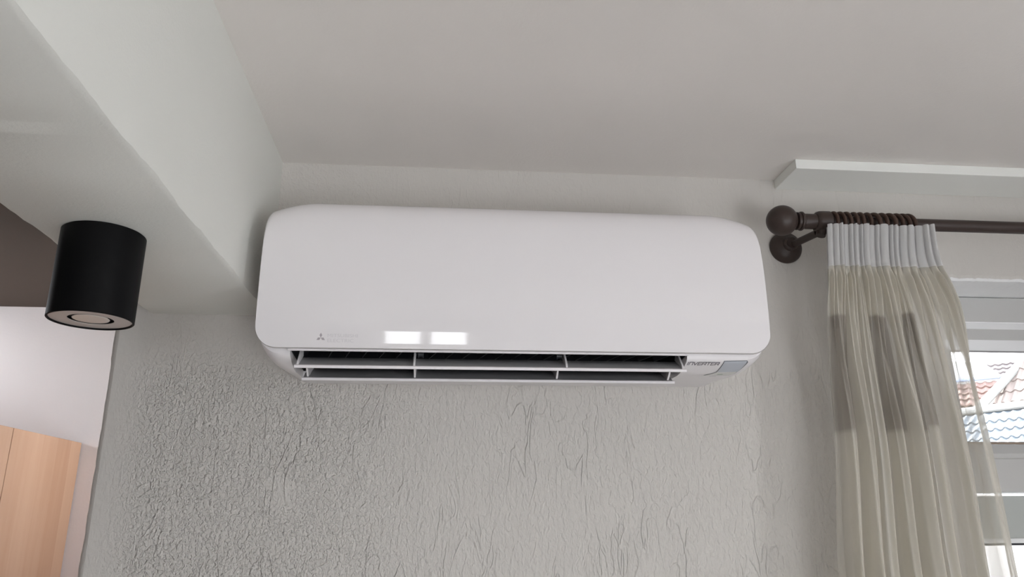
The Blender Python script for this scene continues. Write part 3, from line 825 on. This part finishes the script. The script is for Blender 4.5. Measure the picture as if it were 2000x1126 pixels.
# second house: hipped roof behind it
hb = empty('house', (24, 28, 0)); tag(hb, 'house with a hipped clay-tiled roof rising behind the blue-grey roof', 'house')
TB = (22.4, 26, 6.0); UB = upv(math.radians(50)); 
hipA, hipB = Vector((21.2, 26, 5.65)), Vector((25.6, 26.6, 9.0))
cn = (hipB - hipA).cross(Vector((.63, .77, .17))).normalized()
if cn.x > 0: cn = -cn
roof_tiles('roof_slope', TB, kR, UB, -3, 5, -2.5, 5, .34, .62, M_tB, hb, clips=[(hipA, cn)], amp=.05)
bm = bmesh.new(); bar(bm, hipA, hipB, .17, 12); obj('ridge_cap', bm, M_mort, hb)
bm = bmesh.new(); add_prism(bm, [(24.3,26.6),(26.0,23.2),(29,24.7),(27.3,28.1)], 'z', 0, 4.5); obj('wall', bm, M_hw, hb)
# far house: big weathered roof with a white dormer
hc = empty('house', (34, 42, 0)); tag(hc, 'farther house with a large weathered tile roof and a white dormer', 'house')
TC = (33.8, 40, 8.2)
roof_tiles('roof_slope', TC, (.72, -.69, .0), (.69*.74, .72*.74, .67), -9, 9, -6, 4.6, .42, .46, M_tC, hc, amp=.04, step=.10)
bm = bmesh.new(); add_prism(bm, [(30.5,47),(41.5,36.3),(44,39),(33,50)], 'z', 0, 8.5); obj('wall', bm, M_hw, hc)
DN = Vector((-.63, -.77, 0)); DR = Vector((.77, -.63, 0))
D0 = Vector((24.9, 30.0, 7.75))
dm = empty('house', (25, 31, 0)); tag(dm, 'white gabled house end with red tiles under its eaves', 'house')
bm = bmesh.new()
front = [D0 + DR*-1.4, D0 + DR*.62, D0 + DR*.05 + Vector((0,0,.72)), D0 + DR*-1.4 + Vector((0,0,1.0))]
f0 = [bm.verts.new(p) for p in front]; f1 = [bm.verts.new(p - DN*2.0) for p in front]
bm.faces.new(f0); bm.faces.new(f1[::-1])
for i in range(4): bm.faces.new((f0[i], f0[(i+1)%4], f1[(i+1)%4], f1[i]))
obj('gable', bm, mat('white_boarding', (.3,.3,.3), .6), dm)
bm = bmesh.new(); bar(bm, D0 + DR*-1.4 + DN*.05, D0 + DR*.75 + DN*.05, .07, 8); obj('gutter', bm, mat('gutter_blue_grey', (.16,.20,.28), .5), dm)
bm = bmesh.new(); bar(bm, D0 + DR*.70 + DN*.05, D0 + DR*-.55 + DN*.05 + Vector((0,0,1.35)), .10, 8); obj('verge', bm, mat('verge_blue_grey', (.30,.34,.42), .5), dm)
roof_tiles('roof_slope', D0 - DN*.1 + Vector((0,0,-.1)), DR, (-DN*.7 + Vector((0,0,.7))), -3, 1.4, -1.7, 0, .34, .40, M_tE, dm, amp=.05, step=.08)
bm = bmesh.new(); add_prism(bm, [(22.5,32.5),(25.5,30.2),(27.5,32.5),(24.5,35)], 'z', 0, 6.4); obj('wall', bm, M_hw, dm)
# street level ground
o = struct(obj('ground', box_bm(-60, 90, YO + 1.5, 110, -.45, -.3), mat('ground_paving', (.75,.74,.72), .9)))
